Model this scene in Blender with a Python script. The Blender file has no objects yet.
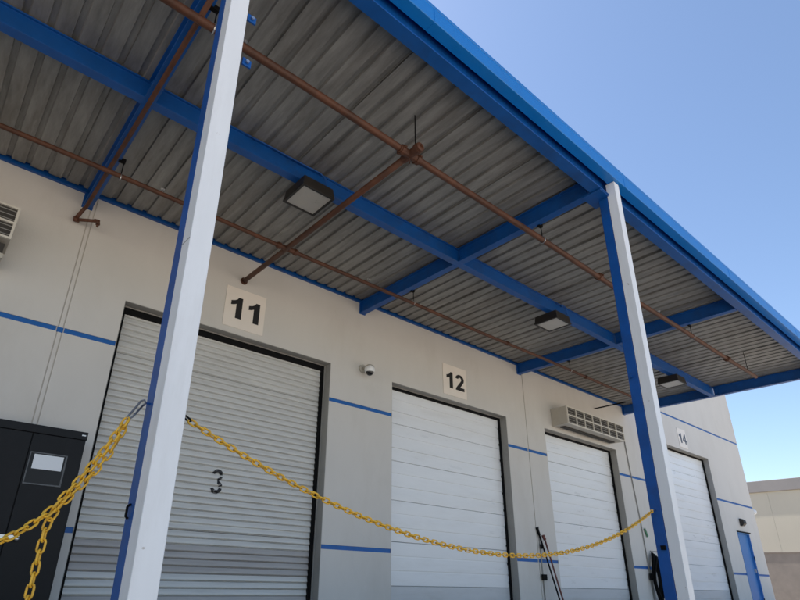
import bpy, bmesh, math, random
from mathutils import Vector, Matrix
random.seed(7)
R = math.radians
S = bpy.context.scene
COL = S.collection

# ------------------------------------------------------------------ camera, sky, sun, exposure
# eye is the origin: X runs along the dock wall, Y towards it, Z up. The yard lies 1.65 m below the eye.
cam = bpy.data.objects.new('camera', bpy.data.cameras.new('camera'))
COL.objects.link(cam); S.camera = cam
cam.data.sensor_width = 36.0
cam.data.lens = 547.2 / 800 * 36
cam.data.shift_x = (400 - 367.0) / 800
cam.data.shift_y = (338.2 - 300) / 800
cam.data.clip_start = 0.05; cam.data.clip_end = 3000
ax = Vector((0.7702, -0.6373, 0.0249)); dn = Vector((0.2729, 0.2940, -0.9160)); fw = Vector((0.5765, 0.7123, 0.4003))
cam.matrix_world = Matrix(((ax.x, -dn.x, -fw.x, 0), (ax.y, -dn.y, -fw.y, 0), (ax.z, -dn.z, -fw.z, 0), (0, 0, 0, 1)))

SUN_EL, SUN_AZ = 60.0, 97.0           # azimuth counted from +X towards +Y: the sun stands high behind the warehouse
w = bpy.data.worlds.new('World'); S.world = w; w.use_nodes = True
nt = w.node_tree; bg = nt.nodes['Background']
sky = nt.nodes.new('ShaderNodeTexSky'); sky.sky_type = 'NISHITA'; sky.sun_disc = False
sky.sun_elevation = R(SUN_EL); sky.sun_rotation = R(90 - SUN_AZ)
sky.air_density = 1.0; sky.dust_density = 0.6; sky.ozone_density = 1.3; sky.altitude = 300
nt.links.new(sky.outputs[0], bg.inputs[0]); bg.inputs[1].default_value = 0.10
sun = bpy.data.objects.new('sun', bpy.data.lights.new('sun', 'SUN')); COL.objects.link(sun)
sun.data.energy = 4.8; sun.data.angle = R(0.53); sun.data.color = (1.0, 0.95, 0.87)
sd = Vector((math.cos(R(SUN_EL)) * math.cos(R(SUN_AZ)), math.cos(R(SUN_EL)) * math.sin(R(SUN_AZ)), math.sin(R(SUN_EL))))
sun.rotation_euler = sd.to_track_quat('Z', 'Y').to_euler()
vs = S.view_settings
vs.view_transform = 'Standard'; vs.look = 'None'; vs.gamma = 1.0; vs.use_curve_mapping = False
vs.exposure = 1.15

# ------------------------------------------------------------------ materials
def mat(name, col, rough=0.6, metal=0.0, var=0.10, scale=3.0, stretch=(1, 1, 1), bump=0.0, bscale=60.0, spec=0.5,
        dirt=None, dirt_amt=0.35, dscale=1.2, coat=0.0, chips=None, chip_at=0.70, chip_scale=28.0, bloom=None):
    """painted or bare surface: base colour, soft tonal variation, blotchy dirt of its own shape, fine relief"""
    m = bpy.data.materials.new(name); m.use_nodes = True
    t = m.node_tree; n = t.nodes; L = t.links; b = n['Principled BSDF']
    tc = n.new('ShaderNodeTexCoord'); mp = n.new('ShaderNodeMapping'); mp.inputs['Scale'].default_value = stretch
    geo = n.new('ShaderNodeNewGeometry')
    L.new(geo.outputs['Position'], mp.inputs['Vector'])
    nz = n.new('ShaderNodeTexNoise'); nz.inputs['Scale'].default_value = scale; nz.inputs['Detail'].default_value = 6
    nz.inputs['Roughness'].default_value = 0.65
    L.new(mp.outputs[0], nz.inputs['Vector'])
    cr = n.new('ShaderNodeValToRGB')
    lo = [max(0, c * (1 - var)) for c in col]; hi = [min(1, c * (1 + var)) for c in col]
    cr.color_ramp.elements[0].position = 0.3; cr.color_ramp.elements[0].color = (*lo, 1)
    cr.color_ramp.elements[1].position = 0.7; cr.color_ramp.elements[1].color = (*hi, 1)
    L.new(nz.outputs[0], cr.inputs[0]); out = cr.outputs[0]
    if dirt:
        d = n.new('ShaderNodeTexNoise'); d.inputs['Scale'].default_value = dscale; d.inputs['Detail'].default_value = 9
        d.inputs['Roughness'].default_value = 0.7
        L.new(mp.outputs[0], d.inputs['Vector'])
        dr = n.new('ShaderNodeValToRGB'); dr.color_ramp.elements[0].position = 0.5; dr.color_ramp.elements[1].position = 0.78
        dr.color_ramp.elements[0].color = (0, 0, 0, 1); dr.color_ramp.elements[1].color = (dirt_amt,) * 3 + (1,)
        L.new(d.outputs[0], dr.inputs[0])
        mx = n.new('ShaderNodeMixRGB'); L.new(dr.outputs[0], mx.inputs[0]); L.new(out, mx.inputs[1])
        mx.inputs[2].default_value = (*dirt, 1); out = mx.outputs[0]
    for colr, at, sca, soft in ((chips, chip_at, chip_scale, 0.02), (bloom, 0.62, 2.2, 0.14)):
        if not colr: continue
        d = n.new('ShaderNodeTexNoise'); d.inputs['Scale'].default_value = sca; d.inputs['Detail'].default_value = 5
        d.inputs['Roughness'].default_value = 0.6
        L.new(mp.outputs[0] if colr is bloom else geo.outputs['Position'], d.inputs['Vector'])
        dr = n.new('ShaderNodeValToRGB'); dr.color_ramp.elements[0].position = at; dr.color_ramp.elements[1].position = at + soft
        dr.color_ramp.elements[0].color = (0, 0, 0, 1); dr.color_ramp.elements[1].color = (0.75, 0.75, 0.75, 1)
        L.new(d.outputs[0], dr.inputs[0])
        mx = n.new('ShaderNodeMixRGB'); L.new(dr.outputs[0], mx.inputs[0]); L.new(out, mx.inputs[1])
        mx.inputs[2].default_value = (*colr, 1); out = mx.outputs[0]
    L.new(out, b.inputs['Base Color'])
    b.inputs['Metallic'].default_value = metal
    b.inputs['Specular IOR Level'].default_value = spec
    if coat: b.inputs['Coat Weight'].default_value = coat; b.inputs['Coat Roughness'].default_value = 0.15
    rr = n.new('ShaderNodeMapRange'); rr.inputs['To Min'].default_value = max(0.05, rough - 0.1); rr.inputs['To Max'].default_value = min(1, rough + 0.1)
    L.new(nz.outputs[0], rr.inputs['Value']); L.new(rr.outputs[0], b.inputs['Roughness'])
    if bump:
        bn = n.new('ShaderNodeTexNoise'); bn.inputs['Scale'].default_value = bscale; bn.inputs['Detail'].default_value = 4
        L.new(mp.outputs[0], bn.inputs['Vector'])
        bp = n.new('ShaderNodeBump'); bp.inputs['Strength'].default_value = bump; bp.inputs['Distance'].default_value = 0.01
        L.new(bn.outputs[0], bp.inputs['Height']); L.new(bp.outputs[0], b.inputs['Normal'])
    return m

M = {}
M['wall'] = mat('wall_paint', (0.665, 0.64, 0.60), 0.75, var=0.035, scale=0.9, bump=0.12, bscale=90, spec=0.3, dirt=(0.40, 0.35, 0.28), dirt_amt=0.22, dscale=0.8, stretch=(1.3, 1, 0.55))
M['stripe'] = mat('stripe_paint', (0.008, 0.115, 0.40), 0.5, var=0.1, scale=6, spec=0.4)
M['blue'] = mat('blue_steel_paint', (0.001, 0.082, 0.335), 0.45, var=0.14, scale=5, bump=0.05, bscale=30, dirt=(0.015, 0.035, 0.09), dirt_amt=0.6, dscale=3, chips=(0.06, 0.035, 0.03), chip_at=0.715)
M['fascia'] = mat('blue_gutter_paint', (0.004, 0.19, 0.60), 0.38, var=0.08, scale=4, bump=0.03, bscale=12, dirt=(0.03, 0.09, 0.22), dirt_amt=0.35, dscale=2, stretch=(1, 1, 0.3))
M['white'] = mat('white_gloss_paint', (0.86, 0.86, 0.85), 0.38, var=0.025, scale=4, bump=0.03, bscale=25, dirt=(0.55, 0.52, 0.47), dirt_amt=0.28, dscale=3, stretch=(2.5, 2.5, 0.4), chips=(0.42, 0.36, 0.30), chip_at=0.70, chip_scale=22)
M['deck'] = mat('galvanised_deck', (0.268, 0.263, 0.25), 0.5, metal=0.25, var=0.28, scale=4.5, stretch=(3.2, 0.45, 1), bump=0.08, bscale=40, dirt=(0.11, 0.085, 0.065), dirt_amt=0.6, dscale=1.3, bloom=(0.44, 0.43, 0.41))
M['lime'] = mat('lime_bloom', (0.60, 0.58, 0.54), 0.8, var=0.2, scale=8)
M['pipe'] = mat('red_oxide_pipe', (0.095, 0.034, 0.016), 0.6, var=0.45, scale=4, bump=0.06, bscale=70, dirt=(0.05, 0.022, 0.014), dirt_amt=0.6, dscale=6)
M['galv'] = mat('galvanised_slat', (0.68, 0.67, 0.635), 0.46, metal=0.08, var=0.07, scale=2.0, stretch=(0.5, 1, 6), spec=0.5, dirt=(0.30, 0.28, 0.25), dirt_amt=0.35, dscale=2.5)
M['hazed_black'] = mat('sign_black_hazed', (0.05, 0.06, 0.085), 0.5, var=0.1)  # black digits of the far sign, with distance haze put into the colour
M['galv_dark'] = mat('slat_dark_reflection', (0.48, 0.455, 0.435), 0.55, metal=0.08, var=0.09, scale=2.5, stretch=(0.6, 1, 6), dirt=(0.22, 0.19, 0.17), dirt_amt=0.45, dscale=2)  # darker slat copy: a reflected dark band put into the colour
M['door'] = mat('white_door_steel', (0.85, 0.86, 0.87), 0.30, var=0.03, scale=2.0, stretch=(0.5, 1, 3), bump=0.05, bscale=8, dirt=(0.55, 0.52, 0.47), dirt_amt=0.25, dscale=1.6)
M['door_low'] = mat('white_door_dark_reflection', (0.60, 0.61, 0.62), 0.36, var=0.05, scale=2.5, stretch=(0.5, 1, 3), bump=0.05, bscale=8, dirt=(0.40, 0.38, 0.35), dirt_amt=0.4, dscale=2)  # bottom door sections, darkened in colour to stand for a reflection
M['frame'] = mat('grey_frame_steel', (0.33, 0.32, 0.30), 0.55, var=0.12, scale=5, dirt=(0.2, 0.17, 0.13), dirt_amt=0.4, dscale=5)
M['black'] = mat('black_rubber', (0.004, 0.004, 0.0045), 0.8, var=0.3, scale=8, spec=0.2)
M['cabinet'] = mat('black_cabinet_steel', (0.006, 0.0065, 0.008), 0.5, var=0.25, scale=3, bump=0.04, bscale=20, dirt=(0.02, 0.02, 0.022), dirt_amt=0.4, dscale=3, spec=0.25)
M['bronze'] = mat('bronze_lamp_housing', (0.022, 0.019, 0.017), 0.5, var=0.2, scale=9)
M['lens'] = mat('frosted_lamp_lens', (0.44, 0.42, 0.385), 0.30, var=0.10, scale=5, dirt=(0.35, 0.31, 0.25), dirt_amt=0.5, dscale=5)
M['sign'] = mat('sign_plate', (0.86, 0.79, 0.71), 0.5, var=0.03, scale=3)
M['signblack'] = mat('sign_black', (0.012, 0.011, 0.011), 0.5, var=0.1)
M['yellow'] = mat('yellow_chain_plastic', (0.82, 0.46, 0.030), 0.42, var=0.15, scale=25, spec=0.5, dirt=(0.30, 0.15, 0.03), dirt_amt=0.5, dscale=30)
M['steel'] = mat('zinc_steel', (0.55, 0.55, 0.56), 0.3, metal=0.9, var=0.15, scale=20)
M['darksteel'] = mat('dull_steel', (0.22, 0.22, 0.23), 0.4, metal=0.8, var=0.2, scale=20)
M['beige'] = mat('beige_unit_casing', (0.52, 0.485, 0.42), 0.5, var=0.06, scale=4, dirt=(0.28, 0.24, 0.18), dirt_amt=0.4, dscale=4)
M['grille'] = mat('pale_grille', (0.70, 0.66, 0.58), 0.5, var=0.05)
M['slot'] = mat('dark_slot', (0.05, 0.045, 0.04), 0.8, var=0.2)
M['paper'] = mat('white_paper', (0.82, 0.84, 0.86), 0.6, var=0.02)
M['sleeve'] = mat('clear_sleeve', (0.008, 0.0085, 0.010), 0.4, var=0.3, spec=0.3)
M['wood'] = mat('red_brown_handle', (0.16, 0.05, 0.04), 0.5, var=0.2, scale=15)
M['caulk'] = mat('joint_caulk', (0.57, 0.54, 0.49), 0.8, var=0.06, scale=5)
M['bluedoor'] = mat('blue_door_paint', (0.05, 0.21, 0.53), 0.4, var=0.06, scale=3)
M['green'] = mat('green_tag', (0.02, 0.16, 0.06), 0.5)
M['yard'] = mat('yard_concrete', (0.415, 0.36, 0.295), 0.85, var=0.12, scale=0.35, bump=0.2, bscale=25, dirt=(0.25, 0.21, 0.17), dirt_amt=0.4, dscale=0.5)
M['dock'] = mat('dock_concrete', (0.38, 0.335, 0.275), 0.85, var=0.1, scale=0.8, bump=0.2, bscale=30, dirt=(0.2, 0.18, 0.15), dirt_amt=0.5, dscale=1)
M['cream'] = mat('cream_render', (0.50, 0.455, 0.37), 0.8, var=0.05, scale=0.25, dirt=(0.33, 0.29, 0.24), dirt_amt=0.25, dscale=0.3, stretch=(1, 1, 0.4))
M['cap'] = mat('grey_parapet', (0.27, 0.25, 0.24), 0.8, var=0.08, scale=0.4)
M['block'] = mat('brown_grey_block', (0.20, 0.175, 0.155), 0.85, var=0.12, scale=1.5, bump=0.2, bscale=8)
M['roofing'] = mat('roofing_sheet', (0.5, 0.49, 0.47), 0.8, var=0.05)
M['glassdark'] = mat('smoked_dome', (0.01, 0.01, 0.012), 0.08, var=0.0, spec=0.7)

def paint_mark():
    m = mat('faded_black_paint', (0.02, 0.02, 0.022), 0.6, var=0.2)
    t = m.node_tree; n = t.nodes; L = t.links; b = n['Principled BSDF']
    geo = n.new('ShaderNodeNewGeometry'); nz = n.new('ShaderNodeTexNoise'); nz.inputs['Scale'].default_value = 22; nz.inputs['Detail'].default_value = 5
    L.new(geo.outputs['Position'], nz.inputs['Vector'])
    cr = n.new('ShaderNodeValToRGB'); cr.color_ramp.elements[0].position = 0.56; cr.color_ramp.elements[1].position = 0.66
    cr.color_ramp.elements[0].color = (0.02, 0.02, 0.022, 1); cr.color_ramp.elements[1].color = (0.36, 0.36, 0.35, 1)
    L.new(nz.outputs[0], cr.inputs[0]); L.new(cr.outputs[0], b.inputs['Base Color'])
    return m
M['mark'] = paint_mark()

# ------------------------------------------------------------------ mesh helpers
class MB:
    def __init__(s): s.v = []; s.f = []
    def quad(s, a, b, c, d):
        i = len(s.v); s.v += [a, b, c, d]; s.f.append((i, i+1, i+2, i+3)); return s
    def box(s, x0, x1, y0, y1, z0, z1):
        i = len(s.v)
        s.v += [(x0,y0,z0),(x1,y0,z0),(x1,y1,z0),(x0,y1,z0),(x0,y0,z1),(x1,y0,z1),(x1,y1,z1),(x0,y1,z1)]
        s.f += [tuple(i+k for k in q) for q in ((0,3,2,1),(4,5,6,7),(0,1,5,4),(1,2,6,5),(2,3,7,6),(3,0,4,7))]
        return s
    def prism(s, prof, axis, a, b):
        """closed profile [(p,q)] swept along an axis from a to b. x: (y,z); y: (x,z); z: (x,y)"""
        i = len(s.v); n = len(prof)
        def pt(p, q, t): return {'x': (t, p, q), 'y': (p, t, q), 'z': (p, q, t)}[axis]
        s.v += [pt(p, q, a) for p, q in prof] + [pt(p, q, b) for p, q in prof]
        for k in range(n): s.f.append((i+k, i+(k+1) % n, i+n+(k+1) % n, i+n+k))
        s.f.append(tuple(i+k for k in range(n))[::-1]); s.f.append(tuple(i+n+k for k in range(n)))
        return s
    def tube(s, pts, r, seg=10, closed=False):
        pts = [Vector(p) for p in pts]; n = len(pts); i = len(s.v)
        rs = r if isinstance(r, (list, tuple)) else [r] * n
        up = None
        for k in range(n):
            a = pts[k-1] if (k > 0 or closed) else pts[k]
            b = pts[(k+1) % n] if (k < n-1 or closed) else pts[k]
            t = (b - a).normalized()
            if up is None:
                up = Vector((0,0,1)) if abs(t.z) < 0.9 else Vector((0,1,0))
            u = (up - t * up.dot(t)).normalized(); v = t.cross(u); up = u
            for j in range(seg):
                an = 2 * math.pi * j / seg
                s.v.append(tuple(pts[k] + (u * math.cos(an) + v * math.sin(an)) * rs[k]))
        m = n if closed else n-1
        for k in range(m):
            for j in range(seg):
                a0 = i + k*seg; b0 = i + ((k+1) % n)*seg
                s.f.append((a0+j, a0+(j+1) % seg, b0+(j+1) % seg, b0+j))
        if not closed:
            s.f.append(tuple(i+j for j in range(seg))[::-1]); s.f.append(tuple(i+(n-1)*seg+j for j in range(seg)))
        return s
    def mesh(s, name, m, smooth=False):
        me = bpy.data.meshes.new(name); me.from_pydata(s.v, [], s.f); me.update()
        bm = bmesh.new(); bm.from_mesh(me); bmesh.ops.recalc_face_normals(bm, faces=bm.faces); bm.to_mesh(me); bm.free()
        me.materials.append(M[m] if isinstance(m, str) else m)
        if smooth:
            for p in me.polygons: p.use_smooth = len(p.vertices) <= 4
        return me
    def build(s, name, m, parent=None, smooth=False, bevel=0.0, pivot=None):
        if pivot:
            s.v = [(x-pivot[0], y-pivot[1], z-pivot[2]) for x, y, z in s.v]
        o = bpy.data.objects.new(name, s.mesh(name, m, smooth)); COL.objects.link(o)
        if pivot: o.location = pivot
        if parent: attach(o, parent)
        if bevel:
            md = o.modifiers.new('edge', 'BEVEL'); md.width = bevel; md.segments = 2; md.limit_method = 'ANGLE'
        return o

def attach(o, parent):
    """parent without moving: parents here are unrotated, so a plain offset does"""
    o.parent = parent
    o.location = o.location - world_loc(parent)
def world_loc(o):
    p = Vector((0,0,0))
    while o: p = p + o.location; o = o.parent
    return p
def empty(name, loc=(0,0,0)):
    o = bpy.data.objects.new(name, None); COL.objects.link(o); o.location = loc; o.empty_display_size = 0.2; return o
def tag(o, label=None, cat=None, group=None, kind=None):
    if label: o['label'] = label
    if cat: o['category'] = cat
    if group: o['group'] = group
    if kind: o['kind'] = kind
    return o
def link_copy(src, parent, loc=None, rot=None):
    c = src.copy(); COL.objects.link(c); c.parent = parent
    if loc is not None: c.location = loc
    if rot is not None: c.rotation_euler = rot
    return c

GZ, DZ, WY = -1.65, -0.60, 6.30        # yard level, dock floor level, front plane of the wall
WTOP, WEND = 7.6, 21.42

# ------------------------------------------------------------------ setting
tag(MB().quad((-900,-900,GZ),(900,-900,GZ),(900,900,GZ),(-900,900,GZ)).build('ground', 'yard'), kind='structure')
tag(MB().box(-14, 24, 1.72, WY-0.004, GZ-0.1, DZ).build('dock_platform', 'dock', bevel=0.01), kind='structure')

# ------------------------------------------------------------------ warehouse
wh = tag(empty('warehouse', (3.0, WY, GZ)), 'long pale grey tilt-up warehouse with blue stripes and numbered dock doors', 'warehouse')
DOORS = {'11': (1.41, 4.42, DZ, 2.93), '12': (5.65, 8.63, DZ, 2.93), '13': (9.90, 12.83, DZ, 2.94), '14': (15.52, 18.52, DZ, 3.55)}
BDOOR = (19.52, 20.47, DZ, 1.52)
STRIPES = [(2.345, 2.402), (0.328, 0.385), (4.428, 4.482)]
def wall_panel(x0, x1, holes):
    xs = sorted({x0, x1} | {h[0] for h in holes} | {h[1] for h in holes})
    zs = sorted({GZ-0.2, WTOP} | {z for s in STRIPES for z in s} | {h[2] for h in holes} | {h[3] for h in holes})
    zs = [z for z in zs]
    def depth(i, j):
        if i < 0 or j < 0 or i >= len(xs)-1 or j >= len(zs)-1: return 0.20
        cx, cz = (xs[i]+xs[i+1])/2, (zs[j]+zs[j+1])/2
        for h in holes:
            if h[0] < cx < h[1] and h[2] < cz < h[3]: return 0.20
        for a, b in STRIPES:
            if a < cz < b: return 0.012
        return 0.0
    wm, stripes = MB(), []
    for i in range(len(xs)-1):
        for j in range(len(zs)-1):
            d = depth(i, j); X0, X1, Z0, Z1 = xs[i], xs[i+1], zs[j], zs[j+1]
            if d == 0.012:
                stripes.append((X0, X1, Z0, Z1))
            elif d == 0.0:
                wm.quad((X0,WY,Z0),(X1,WY,Z0),(X1,WY,Z1),(X0,WY,Z1))
            if d < 0.2:
                for (di, dj, e) in ((-1,0,((X0,Z0),(X0,Z1))),(1,0,((X1,Z0),(X1,Z1))),(0,-1,((X0,Z0),(X1,Z0))),(0,1,((X0,Z1),(X1,Z1)))):
                    d2 = depth(i+di, j+dj)
                    if d2 > d:
                        a, b = e
                        wm.quad((a[0],WY+d,a[1]),(b[0],WY+d,b[1]),(b[0],WY+d2,b[1]),(a[0],WY+d2,a[1]))
    wm.build('wall_panel', 'wall', wh)
    for q in stripes:
        MB().quad((q[0],WY+0.012,q[2]),(q[1],WY+0.012,q[2]),(q[1],WY+0.012,q[3]),(q[0],WY+0.012,q[3])).build('blue_stripe', 'stripe', wh)
wall_panel(-16, 0.80, [])
wall_panel(0.86, 9.262, [DOORS['11'], DOORS['12']])
wall_panel(9.285, WEND, [DOORS['13'], DOORS['14'], BDOOR])
MB().box(0.79, 0.87, WY+0.010, WY+0.15, GZ, WTOP).build('panel_joint', 'caulk', wh)
MB().box(0.812, 0.848, WY+0.001, WY+0.009, GZ, WTOP).build('joint_cover', 'wall', wh)
for za, zb_ in STRIPES: MB().box(0.7995, 0.8605, WY-0.001, WY+0.0095, za-0.004, zb_-0.004).build('blue_stripe', 'stripe', wh)
MB().box(9.255, 9.29, WY+0.012, WY+0.15, GZ, WTOP).build('panel_joint', 'caulk', wh)
MB().box(-16, WEND, 6.6, 40, WTOP-0.5, WTOP-0.3).build('roof', 'roofing', wh)
MB().box(-16, WEND-0.004, 6.5, 6.8, 3.7, WTOP-0.01).box(-16, -15.8, 6.52, 40, GZ, WTOP-0.02).box(WEND-0.2, WEND, 6.51, 40, GZ, WTOP-0.01).box(-16, WEND, 39.8, 40.1, GZ, WTOP).build('side_wall', 'wall', wh)
MB().box(-16.05, WEND+0.03, WY-0.03, 6.55, WTOP, WTOP+0.06).build('parapet_cap', 'stripe', wh)

# --- roll-up door of curved slats
PITCH = 0.0762
def slat_y(t):           # t in 0..1 over one slat; relief towards the viewer in metres
    if t < 0.08: return 0.0
    if t < 0.30: return 0.024 * math.sin(math.pi / 2 * (t - 0.08) / 0.22)
    return 0.024 - 0.018 * ((t - 0.30) / 0.70) ** 1.7
def slat_mesh(name, x0, x1, m):
    b = MB(); N = 25
    prof = [(-slat_y(k / N), PITCH * k / N) for k in range(1, N+1)]
    for k in range(len(prof)-1):
        b.quad((x0, prof[k][0], prof[k][1]), (x1, prof[k][0], prof[k][1]), (x1, prof[k+1][0], prof[k+1][1]), (x0, prof[k+1][0], prof[k+1][1]))
    me = b.mesh(name, m)
    return me
def frame_liner(name, x0, x1, z1, depth=0.165, col='frame', t=0.035):
    """steel lining of a dock opening: two jambs and a head, 3 mm proud of the concrete"""
    fr = MB()
    fr.box(x0-0.002, x0+0.006, WY+0.004, WY+depth, DZ, z1-0.006)
    fr.box(x1-0.006, x1+0.002, WY+0.004, WY+depth, DZ, z1-0.006)
    fr.box(x0-0.002, x1+0.002, WY+0.004, WY+depth, z1-0.006, z1+0.002)
    fr.box(x0+0.006, x0+0.006+t, WY+depth-0.012, WY+depth, DZ, z1-0.006-t)
    fr.box(x1-0.006-t, x1-0.006, WY+depth-0.012, WY+depth, DZ, z1-0.006-t)
    fr.box(x0+0.006, x1-0.006, WY+depth-0.013, WY+depth-0.001, z1-0.006-t, z1-0.006)
    return fr

x0, x1, z0, z1 = DOORS['11']
d11 = frame_liner('roll_up_door', x0, x1, z1, 0.15, t=0.012).build('roll_up_door', 'frame', wh)
d11['label'] = 'grey slatted roll-up door with faded black number 3'
MB().box(x0+0.006, x0+0.062, WY+0.155, WY+0.19, DZ, z1-0.01).build('guide_rail', 'black', d11)
MB().box(x1-0.062, x1-0.006, WY+0.155, WY+0.19, DZ, z1-0.01).build('guide_rail', 'black', d11)
MB().box(x0+0.062, x1-0.062, WY+0.156, WY+0.189, z1-0.092, z1-0.01).build('head_seal', 'black', d11)
CY = WY + 0.205
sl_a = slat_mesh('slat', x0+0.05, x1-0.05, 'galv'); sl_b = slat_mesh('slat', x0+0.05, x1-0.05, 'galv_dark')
rnd = random.Random(3)
z = DZ + 0.05; k = 0
while z < z1 - 0.06:
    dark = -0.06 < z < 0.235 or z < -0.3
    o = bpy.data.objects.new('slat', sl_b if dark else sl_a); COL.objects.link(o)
    o.location = (rnd.uniform(-0.004, 0.004), CY + rnd.uniform(-0.0015, 0.0015), z)
    if k in (13, 38): o.location.z += 0.004; o.location.y += 0.004
    attach(o, d11); o.rotation_euler = (rnd.uniform(-0.02, 0.03), 0, 0)
    z += PITCH; k += 1
MB().box(x0+0.07, x1-0.07, CY-0.03, CY+0.03, DZ+0.005, DZ+0.05).build('bottom_bar', 'black', d11)
MB().box(x0+0.01, x1-0.01, CY+0.02, CY+0.04, DZ, z1+0.02).build('backing', 'slot', d11)
# faded stencil 3, laid over the slats
mk = MB(); mx, mz, sc = 2.935, 1.04, 0.27
zbase = DZ + 0.05
def mark_pt(px, pz):
    wx, wz = mx + px * sc, mz + pz * sc
    t = ((wz - zbase) / PITCH) % 1.0
    return (wx, CY - slat_y(t) - 0.0045, wz)
def arc_strip(cx, cz, r0, r1, a0, a1, NA=34, NR=7):
    for i in range(NA):
        for j in range(NR):
            def P(ii, jj):
                an = R(a0 + (a1-a0) * ii / NA); rr = r0 + (r1-r0) * jj / NR
                return mark_pt(cx + rr * math.cos(an) * 0.95, cz + rr * math.sin(an))
            mk.quad(P(i,j), P(i+1,j), P(i+1,j+1), P(i,j+1))
arc_strip(0, 0.25, 0.13, 0.28, 165, 8); arc_strip(0, 0.25, 0.13, 0.27, -14, -80, 14)
arc_strip(0, -0.27, 0.14, 0.30, 82, 12, 16); arc_strip(0, -0.27, 0.14, 0.30, -8, -165)
mk.build('painted_number', 'mark', d11)

# --- white sectional doors
def section_mesh(name, w, h, m):
    """one door section: three shallow ribs divided by grooves"""
    b = MB(); g = 0.0105; rows = 3; rh = h / rows
    prof = [(0.014, 0.0), (0.0, 0.006)]
    for r_ in range(rows):
        zz = r_ * rh
        if r_: prof += [(0.0, zz - g), (0.020 if r_ == 1 else 0.014, zz - 0.009), (0.020 if r_ == 1 else 0.014, zz + 0.009), (0.0, zz + g)]
        for e in (0.30, 0.62):
            prof += [(-0.0012, zz + rh * e)]
    prof += [(0.0, h - 0.006), (0.014, h)]
    for i in range(len(prof)-1):
        a, c = prof[i], prof[i+1]
        b.quad((0, a[0], a[1]), (w, a[0], a[1]), (w, c[0], c[1]), (0, c[0], c[1]))
    return b.mesh(name, m)
def sectional(num, low):
    x0, x1, z0, z1 = DOORS[num]
    d = frame_liner('sectional_door', x0, x1, z1, 0.14, t=0.012).build('sectional_door', 'frame', wh)
    MB().box(x0+0.006, x0+0.035, WY+0.145, WY+0.18, DZ, z1-0.008).build('side_seal', 'black', d)
    MB().box(x1-0.045, x1-0.006, WY+0.145, WY+0.18, DZ, z1-0.008).build('side_seal', 'black', d)
    MB().box(x0+0.035, x1-0.045, WY+0.146, WY+0.179, z1-0.055, z1-0.008).build('head_seal', 'black', d)
    MB().box(x0, x1, WY+0.215, WY+0.235, DZ, z1).build('backing', 'slot', d)
    H = 0.605; n = int(math.ceil((z1 - z0) / H))
    me = section_mesh('door_section', x1 - x0 - 0.04, H - 0.002, 'door'); me2 = section_mesh('door_section', x1 - x0 - 0.04, H - 0.002, 'door_low')
    rr = random.Random(int(num))
    for k in range(n):
        o = bpy.data.objects.new('door_section', me2 if k < low else me); COL.objects.link(o)
        o.location = (x0 + 0.02, WY + 0.185 + rr.uniform(-0.002, 0.002), z1 - 0.02 - (n-k) * H + 0.01)
        attach(o, d); o.rotation_euler = (rr.uniform(-0.006, 0.006), 0, 0)
    # hinge rollers on the right edge
    for k in range(2 * n):
        zz = z1 - 0.25 - k * H / 2
        if zz > DZ + 0.1: MB().box(x1-0.062, x1-0.045, WY+0.150, WY+0.178, zz, zz+0.035).build('roller_hinge', 'black', d)
    return d
sectional('12', 1)['label'] = 'white ribbed sectional dock door under the number 12 sign'
sectional('13', 1)['label'] = 'white ribbed sectional dock door under the louvred air curtain'
sectional('14', 1)['label'] = 'white ribbed sectional dock door under the number 14 sign'

# --- blue personnel door
x0, x1, z0, z1 = BDOOR
bd = MB().box(x0+0.03, x1-0.03, WY+0.05, WY+0.09, DZ, z1-0.03).build('personnel_door', 'bluedoor', wh)
bd['label'] = 'narrow blue personnel door near the far corner'
MB().box(x0, x0+0.03, WY-0.01, WY+0.1, DZ, z1).box(x1-0.03, x1, WY-0.01, WY+0.1, DZ, z1).box(x0+0.03, x1-0.03, WY-0.011, WY+0.1, z1-0.03, z1).build('door_frame', 'bluedoor', bd)
MB().box(x0-0.02, x1+0.02, WY-0.05, WY-0.001, z1+0.001, z1+0.03).build('drip_cap', 'black', bd)
MB().box(x1-0.12, x1-0.07, WY+0.0, WY+0.05, 0.42, 0.52).build('handle', 'steel', bd)
MB().box(x1-0.035, x1-0.02, WY-0.02, WY+0.0, 0.75, 0.87).box(x1-0.035, x1-0.02, WY-0.02, WY, -0.4, -0.28).build('hinge', 'black', bd)

# ------------------------------------------------------------------ canopy
ZB, ZT = 3.938, 4.148                   # underside and top of the steel
cp = tag(empty('dock_canopy', (3.0, 2.2, DZ)), 'blue steel canopy with corrugated metal deck over the loading dock', 'canopy')
def i_section(w, h, fl=0.014, inset=0.034):
    a = w / 2
    return [(-a, 0), (a, 0), (a, fl), (a-inset, fl), (a-inset, h-fl), (a, h-fl), (a, h), (-a, h), (-a, h-fl), (-a+inset, h-fl), (-a+inset, fl), (-a, fl)]
BEAMX = [-7.64, -3.44, 0.762, 4.98, 9.165, 13.52]
PUR_Y = 4.225
CANX0, CANX1 = -8.0, 13.58
for bx in BEAMX:
    last = bx == BEAMX[-1]
    for (ya, yb) in ((2.262, PUR_Y-0.053), (PUR_Y+0.053, WY-0.005)):
        MB().prism([(p+bx, q+ZB-0.003) for p, q in i_section(0.102, ZT-ZB+0.003)], 'y', ya, yb).build('cross_beam', 'blue', cp, bevel=0.003)
    # welded end plate against the wall
    MB().box(bx-0.06, bx+0.06, WY-0.02, WY-0.001, ZB-0.012, ZT+0.02).build('end_plate', 'blue', cp)
MB().prism([(p+PUR_Y, q+ZB) for p, q in i_section(0.104, ZT-ZB, inset=0.026)], 'x', CANX0, CANX1).build('centre_purlin', 'blue', cp, bevel=0.003)
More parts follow.
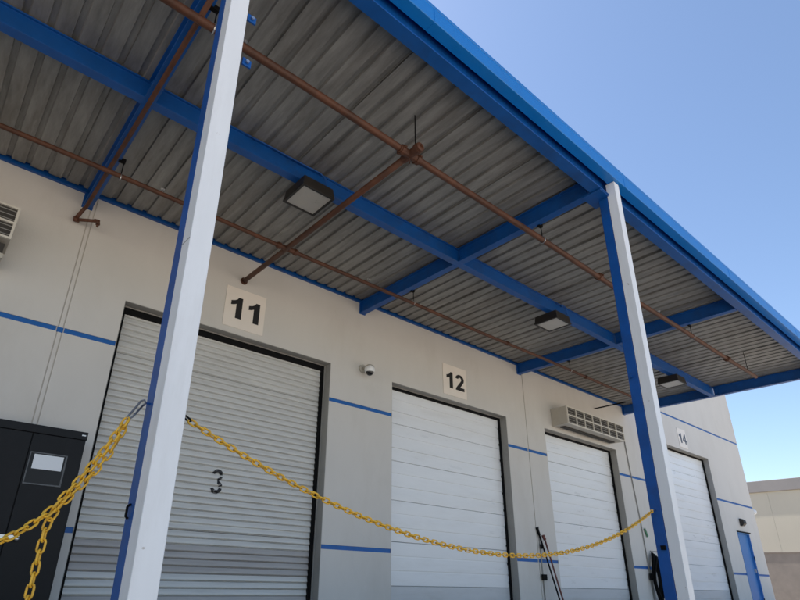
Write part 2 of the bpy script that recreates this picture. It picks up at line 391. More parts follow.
# front beam, its bolted shadow line and the gutter that overhangs it
MB().prism([(p+2.195, q+ZB) for p, q in i_section(0.122, ZT-ZB+0.064, inset=0.054)], 'x', CANX0, CANX1+0.05).build('front_beam', 'blue', cp, bevel=0.003)
ZG = 4.083
gp = [(2.132, ZG), (2.032, ZG), (2.027, ZG+0.006), (2.027, ZG+0.155), (2.020, ZG+0.160), (2.020, ZG+0.178), (2.040, ZG+0.178), (2.040, ZG+0.05), (2.132, ZG+0.05)]
MB().prism(gp, 'x', CANX0, CANX1+0.09).build('gutter', 'fascia', cp, bevel=0.002)
MB().box(CANX1-0.006, CANX1+0.012, 2.262, WY-0.01, ZT+0.002, ZT+0.14).build('end_trim', 'fascia', cp, bevel=0.003)
for bx in BEAMX:
    for sg in (-1, 1):
        for (ya, yb) in ((2.27, 2.345), (PUR_Y-0.135, PUR_Y-0.056), (PUR_Y+0.056, PUR_Y+0.135)):
            xa = bx + sg*0.0175
            c = MB().box(min(xa, xa+sg*0.009), max(xa, xa+sg*0.009), ya, yb, ZB+0.03, ZT-0.03).build('clip_angle', 'blue', cp)
            for zz in (ZB+0.065, ZT-0.065):
                MB().tube([(xa+sg*0.009, (ya+yb)/2, zz), (xa+sg*0.020, (ya+yb)/2, zz)], 0.013, 6).build('bolt', 'blue', c)
gx = CANX0 + 1.1
while gx < CANX1:
    MB().prism([(2.130, ZG-0.003), (2.030, ZG-0.003), (2.0245, ZG+0.004), (2.0245, ZG+0.154), (2.028, ZG+0.154), (2.028, ZG), (2.130, ZG)], 'x', gx, gx+0.05).build('gutter_lap', 'fascia', cp)
    gx += 3.05
# ledger angle on the wall
MB().box(CANX0, CANX1, WY-0.012, WY-0.002, ZT-0.030, ZT+0.16).box(CANX0, CANX1, WY-0.040, WY-0.012, ZT-0.030, ZT-0.022).build('wall_ledger', 'blue', cp)
# corrugated deck, panel by panel
RP = 0.187; NR = 5; PW = RP * NR
def deck_panel_mesh():
    b = MB(); prof = []
    for k in range(NR):
        o = k * RP
        prof += [(o+0.000, 0.0), (o+0.128, 0.0), (o+0.134, 0.024), (o+0.178, 0.024), (o+0.187, 0.0)]
    prof = prof[:-1] + [(PW-0.004, 0.002)]
    # stiffening crease in each wide flat
    pr2 = []
    for (p, q) in prof:
        pr2.append((p, q))
    i0 = 0
    ya, yb = 0.065, 6.245 - 2.14
    cuts = [ya + (yb-ya) * t / 6 for t in range(7)]
    for i in range(len(pr2)-1):
        a, c = pr2[i], pr2[i+1]
        for t in range(6):
            b.quad((a[0], cuts[t], a[1]), (c[0], cuts[t], c[1]), (c[0], cuts[t+1], c[1]), (a[0], cuts[t+1], a[1]))
    # down-turned lap lip at the panel edge
    b.box(0.001, 0.010, ya, yb, -0.006, -0.001)
    return b.mesh('deck_panel', 'deck')
dm = deck_panel_mesh()
x = CANX1 - 0.01 - PW * 23; rd = random.Random(5)
for k in range(23):
    o = bpy.data.objects.new('deck_panel', dm); COL.objects.link(o)
    o.location = (x, 2.14, ZT + 0.008 + rd.uniform(-0.002, 0.002)); attach(o, cp); x += PW
MB().box(CANX0-0.3, CANX1, 2.06, WY-0.015, ZT+0.062, ZT+0.11).build('sun_block_sheet', 'roofing', cp)  # unseen sheet added over the deck to stop sun leaking through gaps
MB().box(CANX0, CANX1, 6.20, 6.24, ZT+0.05, ZT+0.06).build('deck_closure', 'deck', cp)
# white lime blooms under the deck near the lamp
# columns with their downspouts
def column(xl, lean, label):
    pv = (xl+0.05, 2.24, -0.1)
    c = MB().box(xl+0.004, xl+0.104, 2.192, 2.292, DZ, ZB-0.004).build('column', 'blue', cp, bevel=0.006, pivot=pv)
    MB().box(xl-0.04, xl+0.148, 2.15, 2.335, DZ, DZ+0.016).build('base_plate', 'blue', c)
    d = MB().box(xl, xl+0.103, 2.090, 2.188, DZ+0.10, ZG-0.004).build('downspout', 'white', cp, bevel=0.004, pivot=pv)
    if label: d['label'] = label
    if xl < 2: MB().box(xl-0.0012, xl+0.02, 2.095, 2.186, 1.36, 1.364).build('sleeve_joint', 'frame', d)
    for o in (c, d): o.rotation_euler = lean
    return c, d
# children of leaning parts keep the part's frame
_wl = world_loc
cA, dA = column(0.682, (0.0, -0.0075, 0.0), 'white square downspout in front of the near blue column')
cB, dB = column(5.095, (0.0075, 0.004, 0.0), 'white square downspout in front of the far blue column')
MB().box(4.93, 5.22, 2.14, 2.36, ZB-0.016, ZB-0.004).build('cap_plate', 'blue', cp, bevel=0.003)
MB().box(0.64, 0.86, 2.14, 2.36, ZB-0.016, ZB-0.004).build('cap_plate', 'blue', cp, bevel=0.003)
column(-3.52, (0, 0, 0), None)
# small clips and sign brackets on the columns
def clip(x, y, z, s, nm='bracket'):
    b = MB().box(x-s, x+s, y-0.012, y, z-s, z+s).build(nm, 'blue', cp, bevel=0.002)
    MB().tube([(x, y-0.016, z), (x, y-0.026, z)], s*0.42, 10).build('bolt', 'steel', b)
clip(0.835, 2.215, 3.035, 0.027); clip(0.845, 2.215, 2.680, 0.027)
MB().tube([(0.688, 2.245, 0.232), (0.677, 2.245, 0.230), (0.671, 2.245, 0.222), (0.671, 2.245, 0.188), (0.680, 2.245, 0.180)], 0.005, 6).build('hook', 'black', cp)
MB().box(5.08, 5.1, 2.23, 2.255, 1.82, 1.85).build('bolt', 'blue', cp)
MB().box(5.075, 5.1, 2.205, 2.24, 0.275, 0.31).build('bolt', 'black', cp)

# ------------------------------------------------------------------ sprinkler piping
sp = tag(empty('sprinkler_piping', (3.0, 3.0, 3.7)), 'red-brown sprinkler pipes slung below the canopy deck', 'pipes')
PZ = 3.74
OY, IY, BX = 2.975, 5.185, 2.875
def pipe(name, pts, r, seg=14, m='pipe'): return MB().tube(pts, r, seg).build(name, m, sp, smooth=True)
def runx(y, z, xa, xb, amp=0.006, n=40, ph=0):
    return [(xa+(xb-xa)*i/n, y + amp*math.sin(i*0.9+ph), z + amp*1.4*math.sin(i*0.37+ph)) for i in range(n+1)]
pipe('main_pipe', runx(OY, PZ, -8, 12.12), 0.034)
pipe('main_pipe', runx(IY, PZ, -8, 12.5, ph=1.3), 0.026)
pipe('branch_pipe', [(BX, OY-0.02, PZ), (BX-0.01, 4.2, PZ-0.005), (BX-0.015, WY+0.02, PZ)], 0.033)
MB().tube([(BX-0.015, WY-0.02, PZ), (BX-0.015, WY-0.002, PZ)], 0.052, 14).build('wall_flange', 'pipe', sp)
def coupling(x, y, z, axis, r, L=0.05):
    d = Vector((1,0,0)) if axis == 'x' else Vector((0,1,0))
    c = Vector((x,y,z))
    pts = [c-d*L, c-d*L*0.6, c-d*L*0.55, c+d*L*0.55, c+d*L*0.6, c+d*L]
    MB().tube(pts, [r*1.12, r*1.14, r*1.42, r*1.42, r*1.14, r*1.12], 14).box(x-0.012, x+0.012, y-r*1.75, y+r*1.75, z-0.010, z+0.010).build('coupling', 'pipe', sp, smooth=False)
# cross fitting on the outer main with a capped stub
MB().tube([(BX-0.075, OY, PZ), (BX+0.075, OY, PZ)], 0.041, 14).tube([(BX, OY-0.09, PZ), (BX, OY+0.09, PZ)], 0.041, 14).build('cross_fitting', 'pipe', sp)
for dx in (-0.10, 0.10): coupling(BX+dx, OY, PZ, 'x', 0.036, 0.035)
coupling(BX, OY-0.11, PZ, 'y', 0.036, 0.03)
MB().tube([(BX, OY-0.12, PZ), (BX, OY-0.15, PZ), (BX, OY-0.157, PZ)], [0.046, 0.046, 0.034], 16).build('end_cap', 'pipe', sp, smooth=False)
MB().tube([(BX-0.02, OY-0.10, PZ+0.03), (BX-0.02, OY-0.10, ZT+0.005)], 0.006, 8).build('hanger_rod', 'black', sp)
MB().tube([(BX, OY+0.0, PZ-0.04), (BX, OY, PZ-0.11)], 0.004, 6).build('drip_tail', 'pipe', sp)
# cross on the inner main
MB().tube([(BX-0.09, IY, PZ), (BX+0.09, IY, PZ)], 0.033, 14).build('cross_fitting', 'pipe', sp)
for dx in (-0.12, 0.12): coupling(BX+dx, IY, PZ, 'x', 0.030, 0.035)
for xx in (6.35, 10.7): coupling(xx, OY, PZ, 'x', 0.036, 0.035)
for xx in (-0.6, 9.8, 7.3): coupling(xx, IY, PZ, 'x', 0.028, 0.03)
# hangers clamped to the beam flanges
for bx in BEAMX[1:5]:
    for (yy, rr) in ((OY, 0.034), (IY, 0.026)):
        for dx in (0.085,):
            if dx < 0 and (bx < 4 or yy == IY): continue
            zt = ZB if dx > 0 else ZT
            hx = bx + dx
            if dx > 0: MB().box(bx+0.03, hx+0.012, yy-0.018, yy+0.018, ZB-0.016, ZB+0.03).build('beam_clamp', 'black', sp)
            MB().tube([(hx, yy, PZ+rr), (hx, yy, zt)], 0.0055, 6).build('hanger_rod', 'black', sp)
            rg = [(hx, yy + (rr+0.005)*math.cos(2*math.pi*i/14), PZ + (rr+0.005)*math.sin(2*math.pi*i/14)) for i in range(14)]
            MB().tube(rg, 0.006, 6, closed=True).build('hanger_ring', 'steel' if dx > 0 else 'pipe', sp)
for xx in (11.75,): MB().tube([(xx, OY, PZ+0.034), (xx, OY, ZT+0.004)], 0.0055, 6).build('hanger_rod', 'black', sp)
# upright sprinkler heads
def head(x, y):
    MB().tube([(x, y, PZ+0.02), (x, y, PZ+0.075)], 0.011, 8).tube([(x, y, PZ+0.075), (x, y, PZ+0.08)], 0.022, 10).build('sprinkler_head', 'steel', sp)
for xx in (1.28, 4.2, 7.9, 11.9): head(xx, IY)
for xx in (1.1, 6.9, 8.1): head(xx, OY)
# branch that runs under the near cross beam, with its drop at the wall
b1 = 0.762
pipe('branch_pipe', [(b1, 2.42, 3.885), (b1-0.005, 4.2, 3.882), (b1-0.02, 6.20, 3.885), (b1-0.035, 6.235, 3.865), (b1-0.085, 6.245, 3.72)], 0.022, 12)
MB().tube([(b1-0.085, 6.25, 3.735), (b1-0.085, 6.245, 3.70), (b1-0.055, 6.225, 3.695)], 0.029, 12).build('elbow', 'pipe', sp, smooth=True)
pipe('drop_pipe', [(b1-0.085, 6.24, 3.70), (0.87, 6.11, 3.70)], 0.019, 10)
MB().tube([(0.85, 6.12, 3.70), (0.885, 6.10, 3.70), (0.89, 6.10, 3.655)], 0.025, 10).tube([(0.89, 6.10, 3.655), (0.89, 6.10, 3.625)], 0.014, 8).build('elbow', 'pipe', sp, smooth=True)
for yy in (OY, IY, 4.0): MB().tube([(b1, yy-0.006, 3.885+0.03), (b1, yy-0.006, ZB)], 0.006, 6).build('hanger_rod', 'steel', sp)
# thin dark stub between the wall and the last beam
pipe('stub_pipe', [(12.1, WY, 3.80), (12.1, 5.55, 3.80)], 0.016, 8, 'black')

# ------------------------------------------------------------------ canopy lamps
def lamp(x0, y0, label):
    z0 = 3.795; s = 0.40; h = 0.14
    o = tag(empty('canopy_lamp', (x0+s/2, y0+s/2, z0+h)), label, 'lamp', 'square lamps under the canopy purlin')
    def frus(a, b, za, zb):
        return [(x0+a, y0+a, za), (x0+s-a, y0+a, za), (x0+s-a, y0+s-a, za), (x0+a, y0+s-a, za), (x0+b, y0+b, zb), (x0+s-b, y0+b, zb), (x0+s-b, y0+s-b, zb), (x0+b, y0+s-b, zb)]
    m = MB(); m.v = frus(0.0, 0.012, z0+0.03, z0+h); m.f = [(0,1,5,4),(1,2,6,5),(2,3,7,6),(3,0,4,7),(4,5,6,7)]
    m.build('housing', 'bronze', o)
    f = MB()
    f.box(x0-0.006, x0+s+0.006, y0-0.006, y0+0.022, z0, z0+0.03).box(x0-0.006, x0+s+0.006, y0+s-0.022, y0+s+0.006, z0, z0+0.03)
    f.box(x0-0.006, x0+0.022, y0+0.022, y0+s-0.022, z0, z0+0.03).box(x0+s-0.022, x0+s+0.006, y0+0.022, y0+s-0.022, z0, z0+0.03)
    f.build('lens_frame', 'bronze', o, bevel=0.003)
    MB().box(x0+0.022, x0+s-0.022, y0+0.022, y0+s-0.022, z0+0.008, z0+0.016).build('lens', 'lens', o)
    MB().box(x0+s*0.25, x0+s*0.75, PUR_Y-0.07, PUR_Y+0.07, z0+h, ZB+0.002).build('mounting_bracket', 'bronze', o)
    return o
l1 = lamp(2.375, 4.072, 'large bronze box lamp nearest the white near downspout')
l2 = lamp(7.12, 4.10, 'middle bronze box lamp, just left of the far blue column')
l3 = lamp(11.40, 4.10, 'farthest bronze box lamp, beyond the far blue column')
cd = [(1.7, 4.165, ZT-0.02), (2.0, 4.163, ZT-0.015), (2.2, 4.150, ZT-0.03), (2.45, 4.15, ZT-0.028), (2.62, 4.15, ZT-0.02), (2.70, 4.15, ZT-0.06), (2.72, 4.15, ZB+0.02), (2.72, 4.16, ZB-0.02)]
MB().tube(cd, 0.009, 8).build('conduit', 'blue', l1, smooth=True)
MB().tube([(7.25, 4.16, ZT-0.03), (7.5, 4.15, ZT-0.02), (7.55, 4.15, ZB-0.01)], 0.008, 8).tube([(7.38, 4.16, ZT-0.05), (7.38, 4.12, ZT-0.05)], 0.022, 8).build('conduit', 'blue', l2, smooth=True)

# ------------------------------------------------------------------ number signs
def poly_extrude(polys, m, name, parent, x0, z0, h, y):
    bm = bmesh.new()
    for P in polys:
        vs_ = [bm.verts.new((x0 + p*h*1.22, y, z0 + q*h)) for p, q in P]
        bm.faces.new(vs_)
    r_ = bmesh.ops.extrude_face_region(bm, geom=list(bm.faces))
    for v in [g for g in r_['geom'] if isinstance(g, bmesh.types.BMVert)]: v.co.y -= 0.003
    bmesh.ops.recalc_face_normals(bm, faces=bm.faces)
    me = bpy.data.meshes.new(name); bm.to_mesh(me); bm.free(); me.materials.append(M[m])
    o = bpy.data.objects.new(name, me); COL.objects.link(o); attach(o, parent); return o
ONE = [[(0.27,0),(0.50,0),(0.50,1.0),(0.34,1.0),(0.29,0.90),(0.20,0.83),(0.06,0.775),(0.06,0.58),(0.17,0.615),(0.27,0.675)]]
def two():
    c = (0.31, 0.70); out = []
    for i in range(19):
        a = R(172 - (172+38) * i / 18); out.append((c[0]+0.305*math.cos(a), c[1]+0.30*math.sin(a)))
    out += [(0.33, 0.20), (0.63, 0.20), (0.63, 0.0), (0.0, 0.0), (0.03, 0.12), (0.10, 0.22)]
    for i in range(15):
        a = R(-46 + (172+46) * i / 14); out.append((c[0]+0.115*math.cos(a), c[1]+0.125*math.sin(a)))
    return [out]
FOUR = [[(0,0.22),(0.36,0.22),(0.55,0.22),(0.66,0.22),(0.66,0.40),(0.55,0.40),(0.36,0.40),(0.15,0.40),(0,0.40)], [(0.36,0),(0.55,0),(0.55,0.22),(0.36,0.22)], [(0.36,0.40),(0.55,0.40),(0.55,1.0),(0.38,1.0),(0.0,0.40),(0.15,0.40),(0.36,0.72)]]
DIG = {'1': (ONE, 0.60), '2': (two(), 0.66), '4': (FOUR, 0.66)}
def sign(txt, x0, x1, z0, z1, label):
    s = tag(empty('number_sign', ((x0+x1)/2, WY-0.002, z0)), label, 'sign', 'dock number signs')
    MB().box(x0, x1, WY-0.010, WY-0.002, z0, z1).build('plate', 'sign', s, bevel=0.001)
    H = (z1-z0) * 0.53; tw = (sum(DIG[c][1] for c in txt) * 1.22 + 0.08) * H
    x = (x0+x1)/2 - tw/2; zz = z0 + (z1-z0)*0.235
    for c in txt:
        poly_extrude(DIG[c][0], 'hazed_black' if txt == '14' else 'signblack', 'digit', s, x, zz, H, WY-0.0105); x += (DIG[c][1] * 1.22 + 0.12) * H
    for cx, cz in ((x0+0.03, z0+0.03), (x1-0.03, z0+0.03), (x0+0.03, z1-0.03), (x1-0.03, z1-0.03)):
        MB().tube([(cx, WY-0.010, cz), (cx, WY-0.013, cz)], 0.006, 8).build('screw', 'sign', s)
sign('11', 2.632, 3.235, 3.012, 3.60, 'square white sign with black number 11 above slatted door')
sign('12', 6.86, 7.485, 3.012, 3.585, 'square white sign with black number 12')
sign('14', 16.62, 17.16, 3.62, 4.17, 'square white sign with black number 14 at far end')

# ------------------------------------------------------------------ air curtains
def air_curtain(x0, x1, label, nozzle=False):
    y0, y1, z0, z1 = 5.907, WY-0.004, 3.025, 3.40
    o = tag(empty('air_curtain', ((x0+x1)/2, y1, z0)), label, 'air curtain', 'air curtains above dock doors')
    MB().box(x0, x1, y0+0.03, y1, z0, z1).build('casing', 'beige', o, bevel=0.006)
    fr = MB(); t = 0.022; n = 7; w_ = (x1-x0)
    zs = [z0, (z0+z1)/2 - t/2, z1 - t]
    for zz in zs: fr.box(x0, x1, y0, y0+0.03, zz, zz+t)
    for k in range(n+1):
        xx = x0 + (w_-t) * k / n
        for (za, zb) in ((z0+t, zs[1]), (zs[1]+t, zs[2])): fr.box(xx, xx+t, y0+0.001, y0+0.029, za, zb)
    fr.build('grille_frame', 'grille', o)
    MB().box(x0+t, x1-t, y0+0.024, y0+0.029, z0+t, z1-t).build('grille_back', 'slot', o)
    for r_ in range(2):
        za = (z0+t, zs[1]+t)[r_]; zb = (zs[1], zs[2])[r_]
        for k in range(3):
            zz = za + (zb-za) * (k+0.5) / 3
            MB().prism([(y0+0.013, zz-0.004), (y0+0.015, zz-0.007), (y0+0.023, zz+0.004), (y0+0.021, zz+0.007)], 'x', x0+t, x1-t).build('louvre', 'frame', o)
    MB().box(x0+0.15, x1-0.15, y0+0.18, y0+0.30, z0-0.02, z0-0.001).build('outlet', 'slot', o)
    if nozzle:
        MB().box(x0, x1-0.03, y0+0.10, y0+0.30, z0-0.15, z0-0.02).build('nozzle', 'slot', o)
        MB().box(x0, x1-0.02, y0+0.06, y0+0.30, z0-0.20, z0-0.15).build('nozzle_lip', 'beige', o)
    else:
        MB().tube([(x0+0.75, y1-0.1, z1), (x0+0.75, y1-0.1, z1+0.06), (x0+0.80, y1-0.02, z1+0.10)], 0.03, 8).build('conduit', 'beige', o)
    return o
air_curtain(10.20, 12.55, 'long beige louvred air curtain mounted above the third dock door')
air_curtain(-2.25, 0.143, 'beige louvred air curtain cut off by the left edge', True)

# ------------------------------------------------------------------ dome and corner cameras, wall lantern
dc = tag(empty('dome_camera', (5.05, WY, 2.97)), 'white dome camera on the wall between the 11 and 12 doors', 'camera')
MB().tube([(5.02, WY-0.002, 2.99), (5.02, WY-0.03, 2.99)], 0.065, 16).tube([(5.02, WY-0.03, 2.99), (5.03, WY-0.09, 3.01), (5.05, WY-0.14, 3.0)], 0.022, 10).build('bracket', 'beige', dc, smooth=True)
def sphere(name, c, r, m, parent, zlo=-1.0, zhi=1.0, seg=20, rings=12):
    b = MB(); i0 = 0
    for k in range(rings+1):
        a = math.asin(zlo) + (math.asin(zhi)-math.asin(zlo)) * k / rings
        for j in range(seg):
            t = 2*math.pi*j/seg; b.v.append((c[0]+r*math.cos(a)*math.cos(t), c[1]+r*math.cos(a)*math.sin(t), c[2]+r*math.sin(a)))
    for k in range(rings):
        for j in range(seg): b.f.append((k*seg+j, k*seg+(j+1) % seg, (k+1)*seg+(j+1) % seg, (k+1)*seg+j))
    b.f.append(tuple(range(seg))[::-1]); b.f.append(tuple(rings*seg+j for j in range(seg)))
    return b.build(name, m, parent, smooth=True)
sphere('housing', (5.055, WY-0.14, 2.945), 0.082, 'white', dc, -0.45, 0.95)
sphere('dome', (5.055, WY-0.145, 2.915), 0.062, 'glassdark', dc, -0.99, 0.3)
MB().tube([(5.055, WY-0.14, 3.005), (5.055, WY-0.14, 3.03)], [0.07, 0.035], 16).build('hood', 'beige', dc)
cc = tag(empty('corner_camera', (WEND, WY+0.15, 2.3)), 'small white camera projecting from the far building corner', 'camera')
MB().tube([(WEND+0.004, WY+0.12, 2.33), (WEND+0.12, WY+0.08, 2.33)], 0.035, 10).build('bracket', 'white', cc)
sphere('dome', (WEND+0.18, WY+0.06, 2.27), 0.09, 'white', cc, -0.95, 0.95, 14, 8)
ln = tag(empty('wall_lantern', (20.0, WY, 1.70)), 'dark wall pack light above the blue personnel door', 'lamp')
MB().prism([(WY-0.004, 1.72), (WY-0.07, 1.72), (WY-0.13, 1.79), (WY-0.12, 1.88), (WY-0.05, 1.93), (WY-0.004, 1.93)], 'x', 19.90, 20.10).build('housing', 'bronze', ln, bevel=0.01)
MB().box(19.92, 20.08, WY-0.065, WY-0.01, 1.712, 1.719).build('lens', 'lens', ln)

# ------------------------------------------------------------------ storage cabinet
cy0, cy1, cx0, cx1, cz1 = 5.85, WY-0.02, 0.315, 1.245, 1.233
cb = tag(empty('storage_cabinet', (0.78, 6.07, DZ)), 'black steel two-door storage cabinet against the wall beside the slatted door', 'cabinet')
MB().box(cx0, cx1, cy0+0.02, cy1, DZ, cz1-0.004).build('carcass', 'cabinet', cb, bevel=0.004)
MB().box(cx0-0.003, cx1+0.003, cy0-0.004, cy0+0.03, cz1-0.075, cz1).build('top_rail', 'cabinet', cb, bevel=0.003)
sx = 0.783
for (a, b) in ((cx0+0.012, sx-0.004), (sx+0.004, cx1-0.012)):
    dd = MB().box(a, b, cy0, cy0+0.022, DZ+0.07, cz1-0.079).build('cabinet_door', 'cabinet', cb, bevel=0.004)
MB().box(cx1-0.050, cx1-0.014, cy0-0.0065, cy0-0.004, cz1-0.040, cz1-0.028).build('maker_plate', 'paper', cb)
px0, px1, pz0, pz1 = 0.80, 1.115, 0.695, 0.985
MB().box(px0, px1, cy0-0.005, cy0-0.0015, pz0, pz1).build('document_sleeve', 'sleeve', cb)
edge = MB()
edge.box(px0, px1, cy0-0.008, cy0-0.0055, pz0, pz0+0.012).box(px0, px1, cy0-0.008, cy0-0.0055, pz1-0.010, pz1).box(px0, px0+0.010, cy0-0.008, cy0-0.0055, pz0+0.012, pz1-0.010).box(px1-0.014, px1, cy0-0.008, cy0-0.0055, pz0+0.012, pz1-0.010)
edge.build('sleeve_edge', mat('grey_tape', (0.10, 0.105, 0.11), 0.5, var=0.4, scale=30), cb)
MB().box(0.838, 1.085, cy0-0.0115, cy0-0.0085, 0.835, 0.965).build('paper_note', 'paper', cb)
# hasp with padlock
hz = 0.20
MB().box(0.665, 0.885, cy0-0.012, cy0-0.001, hz+0.03, hz+0.06).build('hasp', 'steel', cb)
sphere('staple', (0.87, cy0-0.03, hz+0.03), 0.020, 'steel', cb, -0.98, 0.98, 12, 8)
MB().tube([(0.70, cy0-0.02, hz), (0.70, cy0-0.02, hz+0.05), (0.715, cy0-0.02, hz+0.065), (0.73, cy0-0.02, hz+0.05), (0.73, cy0-0.02, hz)], 0.007, 8).build('padlock_shackle', 'steel', cb)
MB().box(0.68, 0.75, cy0-0.035, cy0-0.008, hz-0.06, hz).build('padlock', 'steel', cb, bevel=0.004)

# ------------------------------------------------------------------ chains
def link_mesh():
    b = MB(); Lh, Wd, r = 0.0185, 0.0108, 0.0041
    pts = []
    for i in range(6): a = -math.pi/2 + math.pi*i/5; pts.append((Lh*0.62 + Wd*math.cos(a), Wd*math.sin(a), 0))
    for i in range(6): a = math.pi/2 + math.pi*i/5; pts.append((-Lh*0.62 + Wd*math.cos(a), Wd*math.sin(a), 0))
    b.tube(pts, r, 6, closed=True)
    return b.mesh('chain_link', 'yellow', smooth=True)
LM = link_mesh(); LP = 0.0345
def resample(pts, step):
    pts = [Vector(p) for p in pts]; out = [pts[0].copy()]; acc = 0.0; need = step
    for a, b in zip(pts, pts[1:]):
        L = (b-a).length; pos = 0.0
        while L - pos >= need:
            pos += need; out.append(a + (b-a)*(pos/L)); need = step
        need -= (L - pos)
    return out
def lay_chain(parent, pts, seed=0, roll0=0.0):
    rr = random.Random(seed); q = resample(pts, LP)
    for i in range(len(q)-1):
        c = (q[i]+q[i+1])/2; t = (q[i+1]-q[i]).normalized()
        side = Vector((0,0,1)) if abs(t.z) < 0.95 else Vector((0,1,0))
        u = (side - t*side.dot(t)).normalized(); v = t.cross(u)
        an = roll0 + (math.pi/2 if i % 2 else 0) + rr.uniform(-0.16, 0.16)
        yv = u*math.cos(an) + v*math.sin(an); zv = t.cross(yv)
        o = bpy.data.objects.new('chain_link', LM); COL.objects.link(o); o.parent = parent
        m = Matrix((t, yv, zv)).transposed().to_4x4(); m.translation = c - parent.location
        o.matrix_basis = m
ca = tag(empty('barrier_chain', (2.95, 2.24, 0.147)), 'yellow plastic chain sagging between the two blue columns', 'chain', 'yellow barrier chains')
def para(x): return (x, 2.24, 0.147 + 0.101*(x-2.95)**2)
pa = [para(0.855 + (5.055-0.855)*i/120) for i in range(121)]
lay_chain(ca, pa, 1)
MB().tube([(0.78, 2.24, 0.632), (0.80, 2.24, 0.625), (0.815, 2.236, 0.618), (0.855, 2.236, 0.597), (0.862, 2.24, 0.590), (0.855, 2.244, 0.587), (0.815, 2.244, 0.610)], 0.0042, 8).build('snap_hook', 'black', ca, smooth=True)
MB().tube([(5.10, 2.24, 0.60), (5.06, 2.24, 0.60), (5.05, 2.24, 0.595)], 0.005, 8).build('eye_bolt', 'steel', ca, smooth=True)
cl = tag(empty('barrier_chain', (0.40, 2.24, 0.15)), 'yellow plastic chain hooked left of the near column, doubled with loose end hanging', 'chain', 'yellow barrier chains')
MB().tube([(0.69, 2.24, 0.628), (0.66, 2.24, 0.628)], 0.0045, 8).build('eye_bolt', 'blue', cl)
hk = [(0.655, 2.238, 0.615), (0.663, 2.238, 0.628), (0.657, 2.242, 0.640), (0.645, 2.244, 0.634), (0.612, 2.244, 0.572), (0.603, 2.242, 0.556), (0.610, 2.238, 0.550), (0.622, 2.236, 0.562), (0.655, 2.236, 0.618)]
MB().tube(hk, 0.0042, 8).build('snap_hook', 'darksteel', cl, smooth=True)
s1 = [(0.605, 2.24, 0.552), (0.555, 2.235, 0.44), (0.500, 2.225, 0.335), (0.458, 2.21, 0.262), (0.405, 2.19, 0.180), (0.345, 2.165, 0.122), (0.29, 2.14, 0.082), (0.20, 2.11, 0.03), (0.05, 2.08, -0.04), (-0.3, 2.05, -0.16), (-1.0, 2.04, -0.28), (-2.0, 2.08, -0.16), (-2.8, 2.15, 0.15), (-3.40, 2.22, 0.55)]
s2 = [(0.612, 2.25, 0.548), (0.600, 2.25, 0.505), (0.575, 2.245, 0.425), (0.528, 2.235, 0.335), (0.478, 2.222, 0.262), (0.432, 2.21, 0.198), (0.412, 2.205, 0.160), (0.405, 2.20, 0.12), (0.404, 2.20, -0.1), (0.404, 2.20, -0.45)]
lay_chain(cl, s1, 2, 0.7); lay_chain(cl, s2, 3, 0.5)

# ------------------------------------------------------------------ things against the wall
pl = tag(empty('leaning_pole', (9.6, 6.1, DZ)), 'black pole leaning on the wall between the second and third dock doors', 'pole')
MB().tube([(9.27, WY-0.02, 0.93), (9.32, WY-0.03, 0.80)], 0.024, 10).tube([(9.32, WY-0.03, 0.80), (9.625, 6.12, DZ+0.08)], 0.014, 10).build('handle', 'black', pl, smooth=True)
MB().box(9.43, 9.83, 6.09, 6.15, DZ+0.05, DZ+0.09).box(9.43, 9.83, 6.08, 6.16, DZ, DZ+0.05).build('brush_head', 'black', pl)
p2 = tag(empty('leaning_pole', (9.6, 6.0, DZ)), 'red-brown pole leaning beside a black pole between two white doors', 'pole')
MB().tube([(9.385, WY-0.06, 0.80), (9.42, WY-0.07, 0.72)], 0.028, 10).tube([(9.42, WY-0.07, 0.72), (9.575, 6.02, DZ+0.06)], 0.015, 10).build('handle', 'wood', p2, smooth=True)
MB().box(9.35, 9.80, 6.00, 6.04, DZ, DZ+0.07).build('blade', 'black', p2)
ob = tag(empty('outlet_conduit', (9.34, WY, 0.2)), 'thin grey wall conduit with small black outlet box behind the poles', 'conduit')
MB().tube([(9.335, WY-0.014, 0.95), (9.335, WY-0.014, DZ)], 0.011, 8).build('conduit', 'frame', ob, smooth=True)
MB().box(9.27, 9.40, WY-0.06, WY-0.026, 0.03, 0.13).build('outlet_box', 'black', ob, bevel=0.006)
MB().box(9.31, 9.36, WY-0.045, WY-0.0255, 0.56, 0.64).build('coupler', 'black', ob)
wc = tag(empty('wall_conduit', (13.45, WY, 1.0)), 'thin vertical conduit on the wall left of the far blue column', 'conduit')
MB().tube([(13.30, WY-0.016, 3.3), (13.34, WY-0.016, 2.6), (13.45, WY-0.016, 1.4), (13.5, WY-0.016, DZ)], 0.012, 8).build('conduit', 'frame', wc, smooth=True)
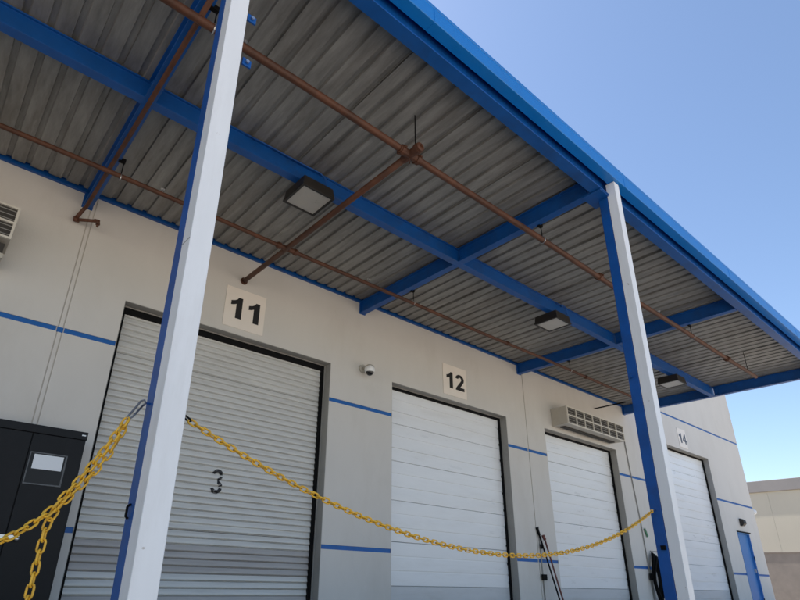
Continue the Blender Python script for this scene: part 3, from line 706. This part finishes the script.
MB().box(13.40, 13.52, WY-0.07, WY-0.03, 0.10, 0.24).build('outlet_box', 'black', wc, bevel=0.006)
tg = MB().box(-0.035, 0.035, -0.006, 0.0, -0.10, 0.10).build('plastic_tag', 'green', wc)
tg.location = Vector((13.62, WY-0.02, 1.12)) - world_loc(wc); tg.rotation_euler = (0, R(-28), 0)
hs = tag(empty('coiled_hose', (13.70, WY, 0.5)), 'black hose coiled on a wall hook beside the far blue column', 'hose')
for k in range(6):
    rr = random.Random(40+k); cx = 13.68 + rr.uniform(-0.06, 0.06); hw = 0.09 + 0.030*k*rr.uniform(0.6, 1.1); zt = 0.68 - 0.02*k; zb_ = -0.35 - 0.10*rr.uniform(0, 1.6); yy = WY - 0.05 - 0.022*k
    pts = []
    for i in range(28):
        t = 2*math.pi*i/28; pts.append((cx + hw*math.sin(t)*(1.0-0.15*math.cos(t)), yy + 0.02*math.sin(3*t), (zt+zb_)/2 + (zt-zb_)/2*math.cos(t)))
    MB().tube(pts, 0.022, 8, closed=True).build('hose_loop', 'black', hs, smooth=True)
MB().tube([(13.70, WY, 0.72), (13.70, WY-0.20, 0.70), (13.70, WY-0.22, 0.78)], 0.012, 8).build('wall_hook', 'steel', hs, smooth=True)

# ------------------------------------------------------------------ far side of the yard
fb = tag(empty('far_building', (62, 10, GZ)), 'sunlit cream building with grey parapet band beyond the corner', 'building')
yb0, yb1 = -45, 60
for k in range(12):
    a = yb0 + (yb1-yb0)*k/12
    MB().box(60, 60.5, a+0.005, a+(yb1-yb0)/12-0.005, GZ, 7.95).build('wall_panel', 'cream', fb)
MB().box(60.06, 85, yb0, yb1, GZ, 8.6).build('core', 'cream', fb)
MB().box(59.85, 60.55, yb0-0.2, yb1+0.2, 7.96, 8.95).build('parapet_band', 'cap', fb, bevel=0.03)
bw = tag(empty('block_wall', (50, 10, GZ)), 'brown-grey block wall in front of the cream building', 'wall')
MB().box(50, 50.2, -40, 60, GZ, 2.36).build('wall_core', 'block', bw)
MB().box(49.95, 50.25, -40, 60, 2.36, 2.42).build('coping', 'block', bw)
